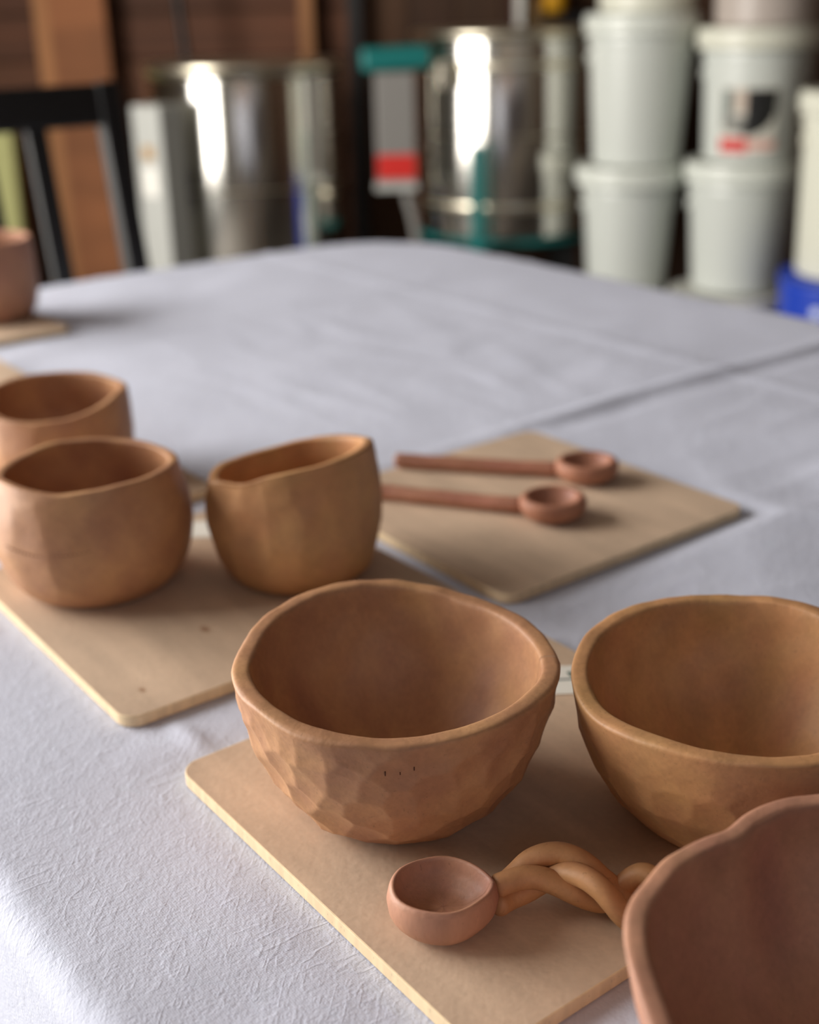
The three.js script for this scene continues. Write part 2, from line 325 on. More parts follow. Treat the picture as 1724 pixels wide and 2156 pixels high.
// ------------------------------------------------------------------ clay pots
// periodic interpolation of [degrees, value] pairs
function around(list) {
  const p = list.map(([d, v]) => [(d + 360) % 360, v]).sort((a, b) => a[0] - b[0]), n = p.length;
  return (th) => {
    const d = ((th * 180 / PI) % 360 + 360) % 360; let i = p.findIndex((q) => q[0] > d); if (i < 0) i = 0;
    const P = (k) => { const m = ((k % n) + n) % n, turns = Math.floor(k / n); return [p[m][0] + 360 * turns, p[m][1]]; };
    let x = d; if (i === 0 && d > p[n - 1][0]) x = d - 360; const p0 = P(i - 2), p1 = P(i - 1), p2 = P(i), p3 = P(i + 1), t = (x - p1[0]) / (p2[0] - p1[0]), m1 = (p2[1] - p0[1]) / (p2[0] - p0[0]) * (p2[0] - p1[0]), m2 = (p3[1] - p1[1]) / (p3[0] - p1[0]) * (p2[0] - p1[0]), t2 = t * t, t3 = t2 * t;
    return (2 * t3 - 3 * t2 + 1) * p1[1] + (t3 - 2 * t2 + t) * m1 + (-2 * t3 + 3 * t2) * p2[1] + (t3 - t2) * m2;
  };
}
// distance to the nearest of jittered seeds, in cells
function cells(x, y, z) {
  const ix = Math.floor(x), iy = Math.floor(y), iz = Math.floor(z); let best = 9;
  for (let i = -1; i <= 1; i++) for (let j = -1; j <= 1; j++) for (let k = -1; k <= 1; k++) {
    const a = ix + i, b = iy + j, c = iz + k; let h = Math.imul(a, 374761393) ^ Math.imul(b, 668265263) ^ Math.imul(c, 2147483647 - 1274126177); h = Math.imul(h ^ (h >>> 13), 1274126177); h ^= h >>> 16;
    const dx = a + 0.15 + 0.7 * ((h & 1023) / 1023) - x, dy = b + 0.15 + 0.7 * (((h >>> 10) & 1023) / 1023) - y, dz = c + 0.15 + 0.7 * (((h >>> 20) & 1023) / 1023) - z, d = dx * dx + dy * dy + dz * dz; if (d < best) best = d;
  }
  return best;
}
function spline2(pts, n) { const c = new THREE.CatmullRomCurve3(pts.map(([x, y]) => V(x, y, 0)), false, 'centripetal'); return c.getSpacedPoints(n).map((p) => [Math.max(0, p.x), p.y]); }
function potGeometry({ outer, inner, R, H, rimR = () => R, rimH = () => H, outRelief = () => 0, inRelief = () => 0, rimRelief = () => 0, seg = 300, nOut = 84, nRim = 10, nIn = 60 }) {
  const o = spline2(outer, nOut), q = spline2(inner, nIn);
  const [ox, oy] = o[o.length - 1], [qx, qy] = q[0], rim = [];
  for (let i = 1; i < nRim; i++) { const t = i / nRim, s = Math.sin(PI * t); rim.push([lerp(ox, qx, t - Math.sin(TAU * t) * 0.05), lerp(oy, qy, t) + (1 - Math.pow(Math.abs(2 * t - 1), 3.2)) * Math.abs(ox - qx) * 0.17]); }
  const prof = [...o, ...rim, ...q], kind = prof.map((_, i) => i < o.length ? 0 : i < o.length + rim.length ? 1 : 2), rowsN = prof.length, along = [0];
  for (let i = 1; i < rowsN; i++) along.push(along[i - 1] + Math.hypot(prof[i][0] - prof[i - 1][0], prof[i][1] - prof[i - 1][1]));
  const nor = prof.map((_, i) => { const a = prof[Math.max(0, i - 1)], b = prof[Math.min(rowsN - 1, i + 1)], dx = b[0] - a[0], dy = b[1] - a[1], l = Math.hypot(dx, dy) || 1; return [dy / l, -dx / l]; });
  const pos = new Float32Array(rowsN * (seg + 1) * 3), uv = new Float32Array(rowsN * (seg + 1) * 2), idx = [];
  for (let j = 0; j <= seg; j++) {
    const th = (j % seg) / seg * TAU, cs = Math.cos(th), sn = Math.sin(th), kr = rimR(th) / R, kh = rimH(th) / H;
    for (let i = 0; i < rowsN; i++) {
      const w = smooth(0, 1, prof[i][1] / H); let r = prof[i][0] * lerp(1, kr, smooth(-0.1, 0.9, prof[i][1] / H)), y = prof[i][1] * lerp(1, kh, w);
      const px = r * cs, pz = r * sn, d = kind[i] === 0 ? outRelief(px, y, pz, th, y / H) : kind[i] === 1 ? rimRelief(px, y, pz, th) : inRelief(px, y, pz, th, y / H);
      r += nor[i][0] * d; y += nor[i][1] * d; if (kind[i] === 0) y = Math.max(0, y);
      const k = j * rowsN + i; pos[k * 3] = r * cs; pos[k * 3 + 1] = y; pos[k * 3 + 2] = r * sn; uv[k * 2] = th * R; uv[k * 2 + 1] = along[i];
      if (j && i) idx.push(k - rowsN - 1, k - 1, k, k - rowsN - 1, k, k - rowsN);
    }
  }
  const g = new THREE.BufferGeometry(); g.setAttribute('position', new THREE.BufferAttribute(pos, 3)); g.setAttribute('uv', new THREE.BufferAttribute(uv, 2)); g.setIndex(idx); g.computeVertexNormals();
  const n = g.attributes.normal; for (let i = 0; i < rowsN; i++) { const a = i, b = seg * rowsN + i, s = V(n.getX(a) + n.getX(b), n.getY(a) + n.getY(b), n.getZ(a) + n.getZ(b)).normalize(); n.setXYZ(a, s.x, s.y, s.z); n.setXYZ(b, s.x, s.y, s.z); }
  return g;
}
const bowlOuter = (R, H) => [[0, 0], [R * 0.30, 0], [R * 0.47, 0.0], [R * 0.56, H * 0.025], [R * 0.68, H * 0.13], [R * 0.80, H * 0.31], [R * 0.895, H * 0.53], [R * 0.96, H * 0.76], [R * 0.995, H * 0.95], [R * 1.0, H * 0.985]];
const bowlInner = (R, H, t) => [[R - t, H * 0.985], [R * 0.975 - t, H * 0.80], [R * 0.915 - t, H * 0.58], [R * 0.82 - t, H * 0.38], [R * 0.66 - t, H * 0.22], [R * 0.48 - t, H * 0.15], [R * 0.25, H * 0.125], [0, H * 0.12]];
// thumb-pressed scoops with ridges between them
const scoops = (size, depth, lo, hi, seed = 0) => (x, y, z, th, v) => (Math.min(0.75, cells(x / size + seed, y / size * 0.92 + seed * 0.37, z / size)) - 0.32) * depth * smooth(lo[0], lo[1], v) * (1 - smooth(hi[0], hi[1], v));
const lumps = (f, d, s) => (x, y, z) => d * N3(x * f + s, y * f, z * f - s);

function slits(parent, list, rOf) { // small dark cracks left by the tool: [degrees, height, length]
  for (const [deg, y, len, lean] of list) {
    const th = deg * PI / 180, r = rOf(y), m = part('crack', box(0.0004, len, 0.0006, 0.0001, 1), CLAY.dark, parent, [Math.cos(th) * r, y, Math.sin(th) * r]); m.rotation.set(0, PI / 2 - th, lean ?? 0, 'YXZ');
  }
}
{ // bowl with dimples in the middle of the front board
  const R = 0.0645, H = 0.0645, t = thing('clay_bowl', 'terracotta clay bowl with dimpled sides in front of the twisted spoon bowl', 'bowl', [-0.007, TOP, -0.433]);
  t.userData.label = 'brown clay bowl with honeycomb dimples, directly behind the twisted spoon'; t.userData.group = 'handmade clay bowls';
  const rimH = around([[-175, 0.0640], [-156, 0.0665], [-142, 0.0675], [-120, 0.0692], [-97, 0.0682], [-75, 0.0655], [-48, 0.0632], [-20, 0.0625], [5, 0.0622], [30, 0.0642], [58, 0.0645], [90, 0.0636], [118, 0.0645], [145, 0.0655], [165, 0.0655]]);
  const rimR = (th) => R * (1 + 0.006 * Math.sin(3 * th + 1) + 0.004 * Math.sin(7 * th));
  const sc = scoops(0.0126, 0.0029, [0.0, 0.10], [0.80, 1.05], 3.3), lo = lumps(40, 0.0008, 2), fl = lumps(70, 0.0006, 5);
  const g = potGeometry({ outer: bowlOuter(R, H), inner: bowlInner(R, H, 0.0075), R, H, rimR, rimH, seg: 400, nOut: 110,
    outRelief: (x, y, z, th, v) => sc(x, y, z, th, v) + lo(x, y, z) * smooth(0.02, 0.2, v), rimRelief: (x, y, z) => 0.0005 * N3(x * 90, 3, z * 90),
    inRelief: (x, y, z, th, v) => fl(x, y, z) + (v < 0.22 ? 0.0010 * Math.sin(Math.hypot(x + 0.006, z - 0.004) * 800 + 3 * N3(x * 60, 1, z * 60)) * smooth(0.035, 0.01, Math.hypot(x, z)) : 0) });
  part('body', g, CLAY.tan, t);
  slits(t, [[97.5, 0.0525, 0.0016, 0.1], [93.5, 0.0515, 0.0017], [84, 0.0535, 0.0015], [88.6, 0.0515, 0.0009], [99.6, 0.0482, 0.0008, 0.2], [109, 0.0505, 0.0007]], (y) => R * lerp(0.955, 1.0, (y / H - 0.76) / 0.24) - 0.0002);
}
{ // second bowl, cut by the frame
  const R = 0.0655, H = 0.0640, t = thing('clay_bowl', 'ochre clay bowl with dimples near its foot, at the right corner of the board', 'bowl', [0.1265, TOP, -0.4175], 0, 'handmade clay bowls');
  const rimH = around([[-162, 0.0616], [-140, 0.0630], [-110, 0.0645], [-84, 0.0642], [-60, 0.0652], [-30, 0.065], [0, 0.0648], [40, 0.0644], [80, 0.0638], [110, 0.0630], [137, 0.0624], [160, 0.0606], [178, 0.0608]]);
  const rimR = (th) => R * (1 + 0.010 * Math.sin(2 * th + 2.2) + 0.007 * Math.sin(5 * th + 0.6));
  const sc = scoops(0.0135, 0.0022, [0.05, 0.2], [0.60, 0.90], 8.1), lo = lumps(34, 0.0010, 7), fl = lumps(60, 0.0009, 9);
  const g = potGeometry({ outer: bowlOuter(R, H), inner: bowlInner(R, H, 0.0072), R, H, rimR, rimH, seg: 400, nOut: 110,
    outRelief: (x, y, z, th, v) => sc(x, y, z, th, v) + lo(x, y, z) * smooth(0.02, 0.2, v), rimRelief: (x, y, z) => 0.0005 * N3(x * 80, 5, z * 80),
    inRelief: (x, y, z, th, v) => fl(x, y, z) + (v < 0.22 ? 0.0005 * Math.sin(Math.hypot(x, z) * 800 + 2 * N3(x * 50, 1, z * 50)) * smooth(0.035, 0.01, Math.hypot(x, z)) : 0) });
  part('body', g, CLAY.warm, t);
  slits(t, [[139.5, 0.0500, 0.0020, 0.3], [138.2, 0.0492, 0.0014], [128, 0.0480, 0.0007]], (y) => R * lerp(0.955, 1.0, (y / H - 0.76) / 0.24));
}
{ // wide smooth bowl that stands on the cloth at the corner of the frame
  const R = 0.0835, H = 0.0710, t = thing('clay_bowl', 'wide smooth rose-brown clay bowl with an uneven rim, standing on the cloth', 'bowl', [0.1386, 0.7396, -0.2520], 0, 'handmade clay bowls');
  const rimR = around([[-96, 0.0853], [-103, 0.0855], [-109, 0.0843], [-114, 0.0826], [-122, 0.0795], [-129, 0.0806], [-139, 0.0832], [-149, 0.0841], [-158, 0.0854], [-165, 0.0850], [-172, 0.0839], [-179, 0.0826], [175, 0.0823], [160, 0.0838], [120, 0.0846], [80, 0.083], [40, 0.0845], [0, 0.083], [-40, 0.085], [-70, 0.084]]);
  const fl = lumps(42, 0.0011, 4), lo = lumps(36, 0.0010, 6);
  const g = potGeometry({ outer: bowlOuter(R, H), inner: bowlInner(R, H, 0.0066), R, H, rimR, rimH: (th) => H + 0.0006 * Math.sin(4 * th), seg: 400, nOut: 80,
    outRelief: (x, y, z, th, v) => lo(x, y, z) * smooth(0.02, 0.2, v), rimRelief: (x, y, z) => 0.0007 * N3(x * 70, 5, z * 70), inRelief: fl });
  part('body', g, CLAY.rose, t);
}
// cups
const cupOuter = (r0, rm, R, H) => [[0, 0], [r0 * 0.5, 0], [r0 * 0.86, 0], [r0 * 0.99, H * 0.03], [lerp(r0, rm, 0.52), H * 0.15], [lerp(r0, rm, 0.86), H * 0.32], [rm, H * 0.52], [lerp(rm, R, 0.28), H * 0.74], [lerp(rm, R, 0.78), H * 0.92], [R, H * 0.99]];
const cupInner = (r0, rm, R, H, t) => [[R - t, H * 0.985], [lerp(rm, R, 0.7) - t, H * 0.88], [lerp(rm, R, 0.2) - t, H * 0.68], [rm - t, H * 0.5], [lerp(r0, rm, 0.7) - t, H * 0.3], [r0 - t, H * 0.16], [r0 * 0.6, H * 0.11], [0, H * 0.10]];
function cup(label, pos, p, mat) {
  const t = thing('clay_cup', label, 'cup', pos, 0, 'handmade clay cups'), { r0, rm, R, H, wall = 0.0055 } = p;
  const big = lumps(24, p.big ?? 0.0016, p.seed), mid = lumps(62, 0.0006, p.seed + 3), sc = scoops(p.cell ?? 0.022, p.scoop ?? 0.0022, [0.02, 0.15], [0.9, 1.0], p.seed);
  const g = potGeometry({ outer: cupOuter(r0, rm, R, H), inner: cupInner(r0, rm, R, H, wall), R, H, rimR: p.rimR, rimH: p.rimH, seg: 280, nOut: 84, nIn: 50,
    outRelief: (x, y, z, th, v) => (big(x, y, z) + mid(x, y, z)) * smooth(0, 0.15, v) + sc(x, y * 0.8, z, th, v) + (p.extra ? p.extra(th, v) : 0), inRelief: (x, y, z) => 0.6 * big(x, y, z) + mid(x, y, z), rimRelief: (x, y, z) => 0.0005 * N3(x * 60, 2, z * 60) });
  part('body', g, mat, t); return t;
}
{
  const p = { r0: 0.0405, rm: 0.0555, R: 0.0492, H: 0.0715, seed: 1.5, big: 0.0010, scoop: 0.0014, wall: 0.005,
    rimH: around([[-177, 0.0690], [-150, 0.0697], [-130, 0.0712], [-108, 0.0706], [-85, 0.0698], [-63, 0.0692], [-38, 0.0688], [-10, 0.0705], [18, 0.0725], [40, 0.0728], [57, 0.0731], [75, 0.0722], [93, 0.0714], [108, 0.0720], [125, 0.0728], [140, 0.0725], [160, 0.0705]]) };
  const t = cup('squat round clay cup with a dotted seam line, on the knotted board', [-0.178, TOP, -0.648], p, CLAY.tan);
  const dots = []; for (let i = 0; i < 22; i++) { const th = (132 - i * 2.5) * PI / 180, y = 0.0405 - 0.0018 * Math.sin(i / 21 * PI) + 0.0010 * (i / 21), s = new THREE.SphereGeometry(0.00045, 8, 6), r = 0.0554 + 0.001 * N3(Math.cos(th) * 1.33 + 1.5, y * 24, Math.sin(th) * 1.33 - 1.5); s.scale(1.2, 0.8, 1.2); s.translate(Math.cos(th) * r, y, Math.sin(th) * r); dots.push(s); }
  const m = part('seam_dots', mergeGeometries(dots), CLAY.dot, t); m.userData.label = 'row of small pressed dots';
}
{
  const p = { r0: 0.0385, rm: 0.0500, R: 0.0455, H: 0.0720, seed: 4.7, big: 0.0024, scoop: 0.0022, cell: 0.017, wall: 0.0048,
    rimR: around([[170, 0.0465], [140, 0.0440], [105, 0.0420], [60, 0.0425], [30, 0.0440], [0, 0.0450], [-25, 0.0440], [-60, 0.0415], [-100, 0.0400], [-140, 0.0415], [-165, 0.0450]]),
    rimH: around([[170, 0.0612], [145, 0.0640], [124, 0.0668], [105, 0.0722], [88, 0.0748], [62, 0.0776], [33, 0.0794], [0, 0.0785], [-22, 0.0748], [-54, 0.0706], [-84, 0.0668], [-108, 0.0636], [-141, 0.0620], [-168, 0.0620]]) };
  cup('dented clay cup with a slanting rim, between the squat cup and the spoons', [-0.0650, TOP, -0.6560], p, CLAY.warm);
}
{
  const p = { r0: 0.0400, rm: 0.0515, R: 0.0488, H: 0.0580, seed: 9.2, big: 0.0014, scoop: 0.0020, wall: 0.0055,
    rimH: around([[-154, 0.0612], [-130, 0.0615], [-100, 0.0606], [-74, 0.0602], [-57, 0.0590], [-42, 0.0584], [-15, 0.060], [14, 0.0610], [24, 0.0595], [45, 0.0561], [64, 0.0535], [82, 0.0525], [100, 0.0526], [123, 0.0532], [150, 0.0565], [180, 0.060]]) };
  cup('wavy-rimmed clay cup behind the squat cup with the dotted seam', [-0.243, TOP, -0.828], p, CLAY.tan);
}
{
  const p = { r0: 0.0480, rm: 0.0580, R: 0.0560, H: 0.0840, seed: 12.4, big: 0.0012, scoop: 0.0016 };
  cup('rounded rose clay pot on the board nearest the black chair', [-0.4480, TOP, -1.318], p, CLAY.rose);
}

// ------------------------------------------------------------------ clay spoons
function spoonBowl({ rx, rz, H, wall, seed, depth = 0.72, taper = 0 }) { // an oval cup with thick rounded walls
  const R = 1, h = H; const o = [[0, 0], [0.34, 0], [0.60, h * 0.045], [0.84, h * 0.21], [0.97, h * 0.46], [1.0, h * 0.66], [0.965, h * 0.87]], q = [[0.965 - wall, h * 0.90], [0.90 - wall, h * 0.75], [0.74 - wall, h * (1 - depth) + h * 0.15], [0.5 - wall * 0.6, h * (1 - depth) + h * 0.03], [0.2, h * (1 - depth)], [0, h * (1 - depth)]];
  const seg = 120, A = spline2(o, 30), B = spline2(q, 26), rim = []; const [ox, oy] = A[A.length - 1], [qx, qy] = B[0];
  for (let i = 1; i < 10; i++) { const t = i / 10; rim.push([lerp(ox, qx, t - Math.sin(TAU * t) * 0.05), lerp(oy, qy, t) + Math.sin(PI * t) * h * 0.10]); }
  const prof = [...A, ...rim, ...B], n = prof.length, pos = [], uv = [], idx = [];
  for (let j = 0; j <= seg; j++) for (let i = 0; i < n; i++) {
    const th = (j % seg) / seg * TAU, [r, y] = prof[i], w = 1 + 0.012 * N3(Math.cos(th) * 1.2 + seed, y * 40, Math.sin(th) * 1.2);
    pos.push(Math.cos(th) * r * rx * w, y * (1 + 0.03 * N3(Math.cos(th) * 1.4, seed, Math.sin(th) * 1.4)), Math.sin(th) * r * rz * w * (1 - taper * Math.max(0, Math.cos(th)) ** 2)); uv.push(th * rx, i * 0.0012);
    const k = j * n + i; if (j && i) idx.push(k - n - 1, k - 1, k, k - n - 1, k, k - n);
  }
  const g = new THREE.BufferGeometry(); g.setAttribute('position', new THREE.Float32BufferAttribute(pos, 3)); g.setAttribute('uv', new THREE.Float32BufferAttribute(uv, 2)); g.setIndex(idx); g.computeVertexNormals();
  const N = g.attributes.normal; for (let i = 0; i < n; i++) { const b = seg * n + i, s = V(N.getX(i) + N.getX(b), N.getY(i) + N.getY(b), N.getZ(i) + N.getZ(b)).normalize(); N.setXYZ(i, s.x, s.y, s.z); N.setXYZ(b, s.x, s.y, s.z); }
  return g;
}
function rope(points, radius, seg = 120, flat = 1) { // tapered tube along points with a radius function of t
  const c = new THREE.CatmullRomCurve3(points.map((p) => V(...p)), false, 'centripetal'), fr = c.computeFrenetFrames(seg, false), ring = 18, pos = [], uv = [], idx = [], len = c.getLength();
  for (let i = 0; i <= seg; i++) {
    const t = i / seg, p = c.getPointAt(t), tan = c.getTangentAt(t), side = V(0, 1, 0).cross(tan).normalize(), up = tan.clone().cross(side), r = radius(t);
    for (let k = 0; k <= ring; k++) { const a = k / ring * TAU, w = 1 + 0.05 * N3(p.x * 120 + Math.cos(a), p.y * 120, p.z * 120 + Math.sin(a)); const q = p.clone().addScaledVector(side, Math.cos(a) * r * w).addScaledVector(up, Math.sin(a) * r * w * flat); pos.push(q.x, q.y, q.z); uv.push(a * r, t * len); }
    if (i) for (let k = 0; k < ring; k++) { const a = (i - 1) * (ring + 1) + k, b = a + ring + 1; idx.push(a, b, a + 1, b, b + 1, a + 1); }
  }
  const g = new THREE.BufferGeometry(); g.setAttribute('position', new THREE.Float32BufferAttribute(pos, 3)); g.setAttribute('uv', new THREE.Float32BufferAttribute(uv, 2)); g.setIndex(idx); g.computeVertexNormals();
  const N = g.attributes.normal; for (let i = 0; i <= seg; i++) { const a = i * (ring + 1), b = a + ring, s = V(N.getX(a) + N.getX(b), N.getY(a) + N.getY(b), N.getZ(a) + N.getZ(b)).normalize(); N.setXYZ(a, s.x, s.y, s.z); N.setXYZ(b, s.x, s.y, s.z); }
  return g;
}
const capEnds = (t, r, e = 0.03) => r * Math.sqrt(Math.max(0.0004, Math.min(1, t / e) * (2 - Math.min(1, t / e)))) * Math.sqrt(Math.max(0.0004, Math.min(1, (1 - t) / e) * (2 - Math.min(1, (1 - t) / e))));
{ // spoon with a handle of two twisted strands
  const t = thing('clay_spoon', 'short clay spoon with a thick twisted rope-like handle', 'spoon', [0.0085, TOP, -0.3525], 0, 'handmade clay spoons');
  part('spoon_bowl', spoonBowl({ rx: 0.0198, rz: 0.0172, H: 0.0185, wall: 0.15, seed: 2, depth: 0.55, taper: 0.30 }), CLAY.rose, t);
  const handle = new THREE.Group(); handle.name = 'handle'; t.add(handle);
  for (const pts of [
    [[0.0176, 0.0125, -0.0039], [0.0228, 0.0135, -0.0056], [0.0286, 0.0142, -0.0071], [0.0348, 0.0138, -0.0071], [0.041, 0.012, -0.0058], [0.0471, 0.0095, -0.0041], [0.0522, 0.007, -0.004], [0.0574, 0.0052, -0.0047], [0.0625, 0.007, -0.0062], [0.0672, 0.0115, -0.0078], [0.0717, 0.0145, -0.0068], [0.0763, 0.014, -0.0034], [0.0811, 0.0105, 0.0001]],
    [[0.0225, 0.009, -0.0094], [0.0271, 0.012, -0.0119], [0.0317, 0.0155, -0.0142], [0.0375, 0.018, -0.0147], [0.0431, 0.0186, -0.0143], [0.048, 0.0178, -0.0126], [0.0529, 0.0155, -0.0104], [0.0571, 0.012, -0.0083], [0.062, 0.008, -0.0064], [0.0668, 0.005, -0.0012], [0.0723, 0.0048, -0.0023], [0.0772, 0.0075, -0.0066], [0.0823, 0.011, -0.0078]],
    [[0.018, 0.007, -0.0002], [0.0235, 0.0062, -0.0057], [0.0294, 0.007, -0.0083], [0.0353, 0.009, -0.0104], [0.0415, 0.0125, -0.0102], [0.0466, 0.016, -0.0064], [0.051, 0.0172, -0.0021], [0.0553, 0.0162, 0.0025], [0.0589, 0.013, 0.0056], [0.0628, 0.0085, 0.0072], [0.0673, 0.005, 0.0069], [0.0732, 0.0048, 0.005], [0.0802, 0.005, 0.004]],
  ]) part('strand', rope(pts, (u) => capEnds(u, 0.0043, 0.04), 200), CLAY.warm, handle);
}
function longSpoon(label, bx, bz, hx, hz, seed) { // (bx, bz) centre of the bowl, (hx, hz) end of the handle
  const t = thing('clay_spoon', label, 'spoon', [bx, TOP, bz], 0, 'handmade clay spoons');
  part('spoon_bowl', spoonBowl({ rx: 0.0215, rz: 0.0205, H: 0.0150, wall: 0.26, seed, depth: 0.6 }), CLAY.spoon, t);
  const d = V(hx - bx, 0, hz - bz), L = d.length(); d.normalize(); const pts = [];
  for (let i = 0; i <= 10; i++) { const s = lerp(0.0185, L, i / 10); pts.push([d.x * s + 0.0006 * N3(i * 0.7, seed, 1), 0.0054 + 0.0012 * (1 - smooth(0, 0.25, i / 10)) + 0.0003 * N3(i, seed, 4), d.z * s + 0.0008 * N3(i * 0.6, seed, 8)]); }
  part('handle', rope(pts, (u) => capEnds(u, lerp(0.0049, 0.0052, u), 0.035), 90), CLAY.spoon, t);
}
longSpoon('long straight clay spoon beside the far edge of its board', 0.1210, -0.7900, -0.0105, -0.8235, 5);
longSpoon('long straight clay spoon whose handle runs behind the dented cup', 0.0905, -0.7250, -0.0390, -0.7700, 8);

// ------------------------------------------------------------------ things behind the table
{ // black chair tucked in at the far side; local x runs along B, local z towards the table
  const at = AB(-1.70, 0.600), c = thing('dining_chair', 'black wooden slat-back chair at the far side of the table', 'chair', [at[0], 0, at[1]], TURN + PI / 2);
  const lean = 0.17, w = 0.40, seatY = 0.45, topY = 0.955, tilt = Math.atan(lean);
  const at2 = (y) => -Math.max(0, y - seatY) * lean;
  for (const s of [-1, 1]) {
    part('rear_post', mergeGeometries([bar([s * w / 2, 0, 0.02], [s * w / 2, seatY, 0], 0.001), put(box(0.034, seatY, 0.034, 0.004), s * w / 2, seatY / 2, 0)].map((g) => g.index ? g.toNonIndexed() : g).slice(1)), M.black, c);
    const g = box(0.034, 0.52, 0.030, 0.005); part('back_post', g, M.black, c, [s * w / 2, seatY + 0.245, at2(seatY + 0.245)], [-tilt, 0, 0]);
    part('front_leg', box(0.034, seatY - 0.02, 0.034, 0.004), M.black, c, [s * (w / 2 - 0.005), (seatY - 0.02) / 2, 0.37]);
  }
  part('top_rail', box(w, 0.058, 0.022, 0.005), M.black, c, [0, topY - 0.034, at2(topY - 0.034)], [-tilt, 0, 0]);
  part('lower_rail', box(w, 0.036, 0.020, 0.004), M.black, c, [0, seatY + 0.10, at2(seatY + 0.10)], [-tilt, 0, 0]);
  for (const x of [-0.085, 0, 0.085]) part('slat', box(0.030, 0.36, 0.014, 0.003), M.black, c, [x, seatY + 0.28, at2(seatY + 0.28)], [-tilt, 0, 0]);
  part('seat', box(0.42, 0.03, 0.40, 0.008), M.black, c, [0, seatY - 0.004, 0.195]);
}
{ // pale green panel against the wall behind the chair
  const p = thing('foam_panel', 'pale yellow-green foam panel leaning against the wooden wall', 'panel', [-1.44, 0, -4.20]);
  part('sheet', box(0.34, 0.74, 0.05, 0.012, 3), M.paleGreen, p, [0, 0.372, -0.03], [-0.10, 0, 0]);
}
{ // black pole leaning on the wall
  const p = thing('black_pole', 'thin black pole leaning on the wall behind the kiln', 'pole', [-0.62, 0, -4.22]);
  part('shaft', bar([0, 0.012, 0], [-0.135, 1.95, -0.06], 0.014, 14), M.black, p); part('tip', new THREE.SphereGeometry(0.016, 14, 10), M.black, p, [0, 0.014, 0]);
}
// kilns
function kilnBody(k, r, y0, y1, bands) {
  const jacket = part('steel_jacket', lathe([[0, y0], [r * 0.97, y0], [r, y0 + 0.01], [r, y1 - 0.004], [r * 0.96, y1]], 96), M.steel, k);
  bands.forEach(([y, h, grow]) => part('band', lathe([[r, y], [r + grow, y + 0.003], [r + grow, y + h - 0.003], [r, y + h]], 96), M.band, jacket));
  return jacket;
}
{
  const k = thing('kiln', 'round steel kiln with a grey switch box, beside the black chair', 'kiln', [-0.440, 0, -3.75], 0, 'electric pottery kilns'), r = 0.278;
  kilnBody(k, r, 0.30, 0.870, [[0.31, 0.03, 0.004], [0.575, 0.006, 0.002]]);
  const lid = part('lid', lathe([[0, 0.905], [r * 0.97, 0.905], [r + 0.004, 0.900], [r + 0.006, 0.872], [r * 0.9, 0.868]], 96), M.band, k);
  part('lid_handle', bar([-0.05, 0.886, r + 0.02], [0.05, 0.886, r + 0.02], 0.007), M.blackMetal, lid);
  part('hinge', box(0.12, 0.05, 0.05), M.blackMetal, k, [0, 0.87, -r - 0.02]);
  const b = part('switch_box', box(0.105, 0.50, 0.085, 0.006), M.greyPaint, k, [-0.205, 0.562, 0.300], [0, -0.62, 0]);
  part('sticker', new THREE.BoxGeometry(0.04, 0.035, 0.001), M.tan, b, [0.0, 0.13, 0.0432]); part('sticker', new THREE.BoxGeometry(0.05, 0.075, 0.001), M.paper, b, [0.0, 0.055, 0.0432]);
  part('bracket', box(0.05, 0.10, 0.05), M.midGrey, k, [-0.175, 0.58, 0.245], [0, -0.62, 0]);
  for (let i = 0; i < 4; i++) { const a = PI / 4 + i * PI / 2; part('stand_leg', box(0.035, 0.30, 0.035), M.blackMetal, k, [Math.cos(a) * 0.2, 0.15, Math.sin(a) * 0.2]); }
}
{
  const k = thing('kiln', 'round steel kiln with teal fittings and a red sticker, next to the white buckets', 'kiln', [0.322, 0, -3.78], 0, 'electric pottery kilns'), r = 0.284;
  kilnBody(k, r, 0.425, 0.965, [[0.500, 0.024, 0.004], [0.872, 0.022, 0.005], [0.700, 0.005, 0.002]]);
  part('lid', lathe([[0, 0.975], [r * 0.97, 0.975], [r + 0.004, 0.970], [r + 0.006, 0.948], [r * 0.9, 0.945]], 96), M.band, k);
  const bx = part('switch_box', box(0.108, 0.30, 0.10, 0.006), M.midGrey, k, [-0.335, 0.725, 0.225]);
  const st = part('sticker', new THREE.BoxGeometry(0.105, 0.065, 0.0015), M.red, bx, [0.0, -0.094, 0.0508]); st.userData.label = 'bright red sticker';
  part('bottom_plate', box(0.118, 0.020, 0.11), M.greyPaint, bx, [0, -0.148, 0.002]);
  part('lid_bracket', box(0.190, 0.062, 0.060, 0.014, 3), M.teal, k, [-0.330, 0.908, 0.205], [0, 0.12, 0.03]);
  part('latch', box(0.035, 0.07, 0.03), M.band, k, [-0.200, 0.865, 0.245]);
  part('cable', new THREE.TubeGeometry(new THREE.CatmullRomCurve3([V(-0.315, 0.58, 0.235), V(-0.305, 0.54, 0.25), V(-0.285, 0.45, 0.255), V(-0.29, 0.25, 0.25), V(-0.33, 0.10, 0.22), V(-0.36, 0.012, 0.15)]), 40, 0.013, 10), M.midGrey, k);
  const stand = part('stand_ring', lathe([[0.18, 0.405], [0.272, 0.405], [0.275, 0.415], [0.272, 0.425], [0.18, 0.425]], 80), M.teal, k);
  part('stand_post', box(0.036, 0.69, 0.030, 0.006), M.teal, k, [-0.118, 0.345, 0.345]);
  for (let i = 0; i < 4; i++) { const a = PI / 4 + i * PI / 2; part('stand_leg', box(0.04, 0.41, 0.04), M.blackMetal, stand, [Math.cos(a) * 0.22, 0.205, Math.sin(a) * 0.22]); }
}
